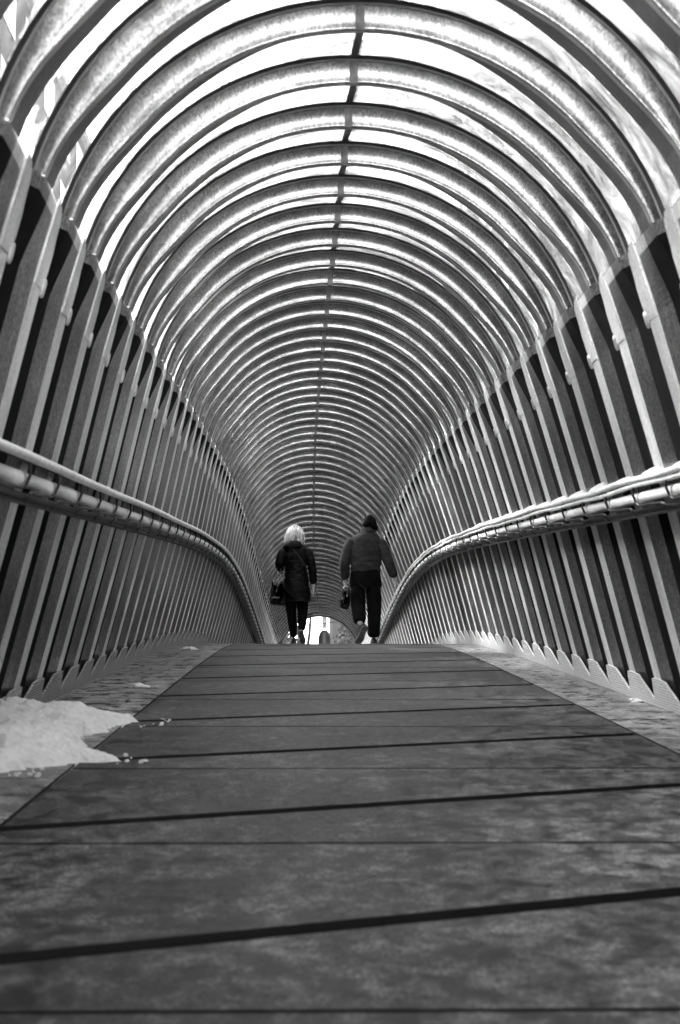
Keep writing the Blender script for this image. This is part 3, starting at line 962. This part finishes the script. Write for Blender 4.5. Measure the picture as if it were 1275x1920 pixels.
def through(px, py, y):
    "a place outside that is seen at this pixel when it stands y metres along"
    d = (CM.to_3x3() @ Vector(((px - 637.5) / 2850, (960 - py) / 2850, -1)))
    c = Vector((0, 0, CAMZ))
    return c + d * (y / d.y)

def bare_tree(label, x, y, h, seed, spread=1.0, lean=0.0, depth=6, group=None):
    rnd = random.Random(seed)
    base = Vector((x, y, -0.7))
    root = empty('bare_tree', base, label, 'tree', group)
    tk, cr = MB(), MB()
    def grow(mb, p, d, L, r, lev):
        pts, rs = [p], [r]
        for q in range(4):
            d = (d + Vector((rnd.uniform(-1, 1), rnd.uniform(-1, 1), rnd.uniform(-.4, .7))) * 0.16).normalized()
            p = p + d * (L / 4); pts.append(p); rs.append(r * (1 - 0.11 * (q + 1)))
        mb.tube(pts, rs, 7 if lev < 2 else (5 if lev < 4 else 3), 0, lev < 2)
        if lev >= depth: return
        nb = 3 if lev < 3 else (3 if rnd.random() < .5 else 2)
        for q in range(nb):
            a = rnd.uniform(0, 2 * math.pi); tilt = rnd.uniform(.35, .85) * spread
            ax = d.orthogonal().normalized(); ax.rotate(Matrix.Rotation(a, 3, d))
            nd = (d * math.cos(tilt) + ax * math.sin(tilt)).normalized()
            i = rnd.choice((2, 3, 4)) if q else 4
            grow(cr, pts[i], nd, L * rnd.uniform(.62, .82), rs[i] * (.68 if q else .8), lev + 1)
    grow(tk, base, Vector((lean, 0, 1)).normalized(), h * 0.30, h * 0.022, 0)
    tk.build('trunk', M['bark'], root, True)
    cr.build('crown', M['bark'], root, True)
bare_tree('bare winter tree closest on the right of the canopy', 4.6, 7.5, 9.0, 11)
bare_tree('tall bare winter tree farther along on the right of the canopy', 6.5, 13.5, 11.0, 12)
bare_tree('bare leaning winter tree far along the right side of the canopy', 5.4, 20.0, 9.5, 13, 1.0, .1)
bare_tree('bare winter tree closest on the left of the canopy', -5.2, 8.5, 9.0, 14)
bare_tree('bare winter tree farther along on the left of the canopy', -6.8, 16.0, 11.0, 15)
# building on the right seen dimly through the glass; three more added to block sky
def block(name, label, x0, x1, y0, y1, h, mat, storeys, cols, side):
    root = empty(name, ((x0 + x1) / 2, (y0 + y1) / 2, -.7), label, 'building')
    mb = MB(); c = Vector(((x0 + x1) / 2, (y0 + y1) / 2, -.7 + h / 2))
    mb.box(c, Vector(((x1 - x0) / 2, 0, 0)), Vector((0, (y1 - y0) / 2, 0)), Vector((0, 0, h / 2)))
    mb.build('wall', mat, root)
    rf = MB(); rf.box(c + Vector((0, 0, h / 2 + 0.2)), Vector(((x1 - x0) / 2 + .3, 0, 0)), Vector((0, (y1 - y0) / 2 + .3, 0)), Vector((0, 0, .197)))
    rf.build('roof', M['facade2'], root)
    for s in range(storeys):
        for q in range(cols):
            w = MB()
            z = -.7 + h * (s + .55) / storeys
            if side:
                x = x0 if side > 0 else x1
                y = y0 + (y1 - y0) * (q + .5) / cols
                w.box(Vector((x, y, z)), Vector((.03, 0, 0)), Vector((0, (y1 - y0) / cols * .28, 0)), Vector((0, 0, h / storeys * .28)))
            else:
                x = x0 + (x1 - x0) * (q + .5) / cols
                w.box(Vector((x, y0, z)), Vector(((x1 - x0) / cols * .28, 0, 0)), Vector((0, .03, 0)), Vector((0, 0, h / storeys * .28)))
            w.build('window', M['window'], root)
block('stone_building', 'long tall grey stone building right of the canopy behind the bare trees', 9.5, 26, 42, 92, 46, M['facade3'], 10, 12, 1)
block('left_sky_block', 'dark block added far ahead on the left of the canopy to block sky', -24, -12, 42, 82, 31, M['facade3'], 8, 8, -1)  # added to cut the sky behind the lower left panels
block('rear_left_sky_block', 'tall dark block added behind the camera on the left to darken reflections', -24, -6.5, -100, -34, 40, M['facade3'], 8, 12, -1)  # unseen mass added to darken what the left rib flanks reflect
block('rear_right_sky_block', 'dark block added behind the camera on the right to darken reflections', 6.5, 24, -100, -34, 40, M['facade3'], 8, 12, 1)  # unseen, added so the right rib flanks reflect less sky
# ---- seen through the far mouth
Y1 = EY + 14
p = through(583, 1205, Y1)
bare_tree('slender bare tree beyond the far mouth of the tunnel', p.x, Y1, 9, 21, .7, 0, 4)
p = through(608, 1205, Y1 + 1)
root = empty('street_lamp', (p.x, Y1 + 1, -.5), 'grey street lamp post with dark round lantern beyond the far tunnel mouth', 'street lamp')
a = MB(); a.tube([Vector((p.x, Y1 + 1, -.5)), Vector((p.x, Y1 + 1, 3.0)), Vector((p.x, Y1 + 1, 7.5))], [.11, .09, .08], 12); a.build('pole', M['facade2'], root, True)
zc = through(607, 1192, Y1 + 1).z
a = MB(); a.tube([Vector((p.x, Y1 + .9, zc - .6)), Vector((p.x, Y1 + .9, zc - .1)), Vector((p.x, Y1 + .9, zc + .12)), Vector((p.x, Y1 + .9, zc + .2))], [.26, .26, .2, .1], 16); a.build('lantern', M['dark_metal'], root, True)
a = MB(); a.tube([Vector((p.x, Y1 + .9, zc + .2)), Vector((p.x, Y1 + .9, zc + .32))], [.22, .2], 16); a.build('cap', M['tube'], root, True)
# wire between posts
pa, pb_ = through(560, 1176, Y1 + .5), through(650, 1163, Y1 + .5)
a = MB(); a.tube([pa + (pb_ - pa) * (q / 6) for q in range(-6, 13)], 0.018, 5)
tag(a.build('overhead_wire', M['wire']), 'thin overhead wire crossing behind the lamp beyond the far tunnel mouth', 'wire')
xa, xb = through(618, 1190, EY + 26).x, through(640, 1190, EY + 26).x
block('pale_building', 'pale rendered building with tall windows beyond the far tunnel mouth', xa, xb + 5.2, EY + 26, EY + 36, 6.0, M['facade'], 2, 9, 0)
def shrub(label, x, y, z0, r, h, seed):
    rnd = random.Random(seed)
    root = empty('shrub', (x, y, z0), label, 'shrub')
    s_ = MB()
    for q in range(7):
        a = rnd.uniform(0, 6.28)
        s_.tube([Vector((x, y, z0)), Vector((x + math.cos(a) * r * .3, y + math.sin(a) * r * .3, z0 + h * .4)), Vector((x + math.cos(a) * r * .7, y + math.sin(a) * r * .7, z0 + h * .8))], [.05, .03, .01], 5)
    s_.build('stem', M['bark'], root)
    f_ = MB()
    for q in range(1600):
        a = rnd.uniform(0, 6.28); u = rnd.random() ** .4; zz = rnd.random()
        rr = r * u * (0.5 + .6 * math.sin(math.pi * min(1, zz * 1.1)))
        c = Vector((x + math.cos(a) * rr, y + math.sin(a) * rr, z0 + .1 * h + h * .9 * zz))
        d1 = Vector((rnd.uniform(-1, 1), rnd.uniform(-1, 1), rnd.uniform(-1, 1))).normalized() * .07
        d2 = d1.orthogonal().normalized() * .05
        f_.quad(c - d1, c + d2, c + d1, c - d2)
    f_.build('foliage', M['foliage'], root)
q_ = through(533, 1198, EY + 10)
shrub('leafy shrub on the left just beyond the far tunnel mouth', q_.x, EY + 10, -.5, 0.75, q_.z + .75, 31)
q_ = through(550, 1202, EY + 12)
shrub('second leafy shrub nearer the middle of the far tunnel mouth', q_.x, EY + 12, -.5, 0.7, q_.z + .6, 32)
q_ = through(655, 1180, EY + 11)
shrub('tall leafy shrub on the right beyond the far tunnel mouth', q_.x, EY + 11, -.5, 0.8, q_.z + .9, 33)
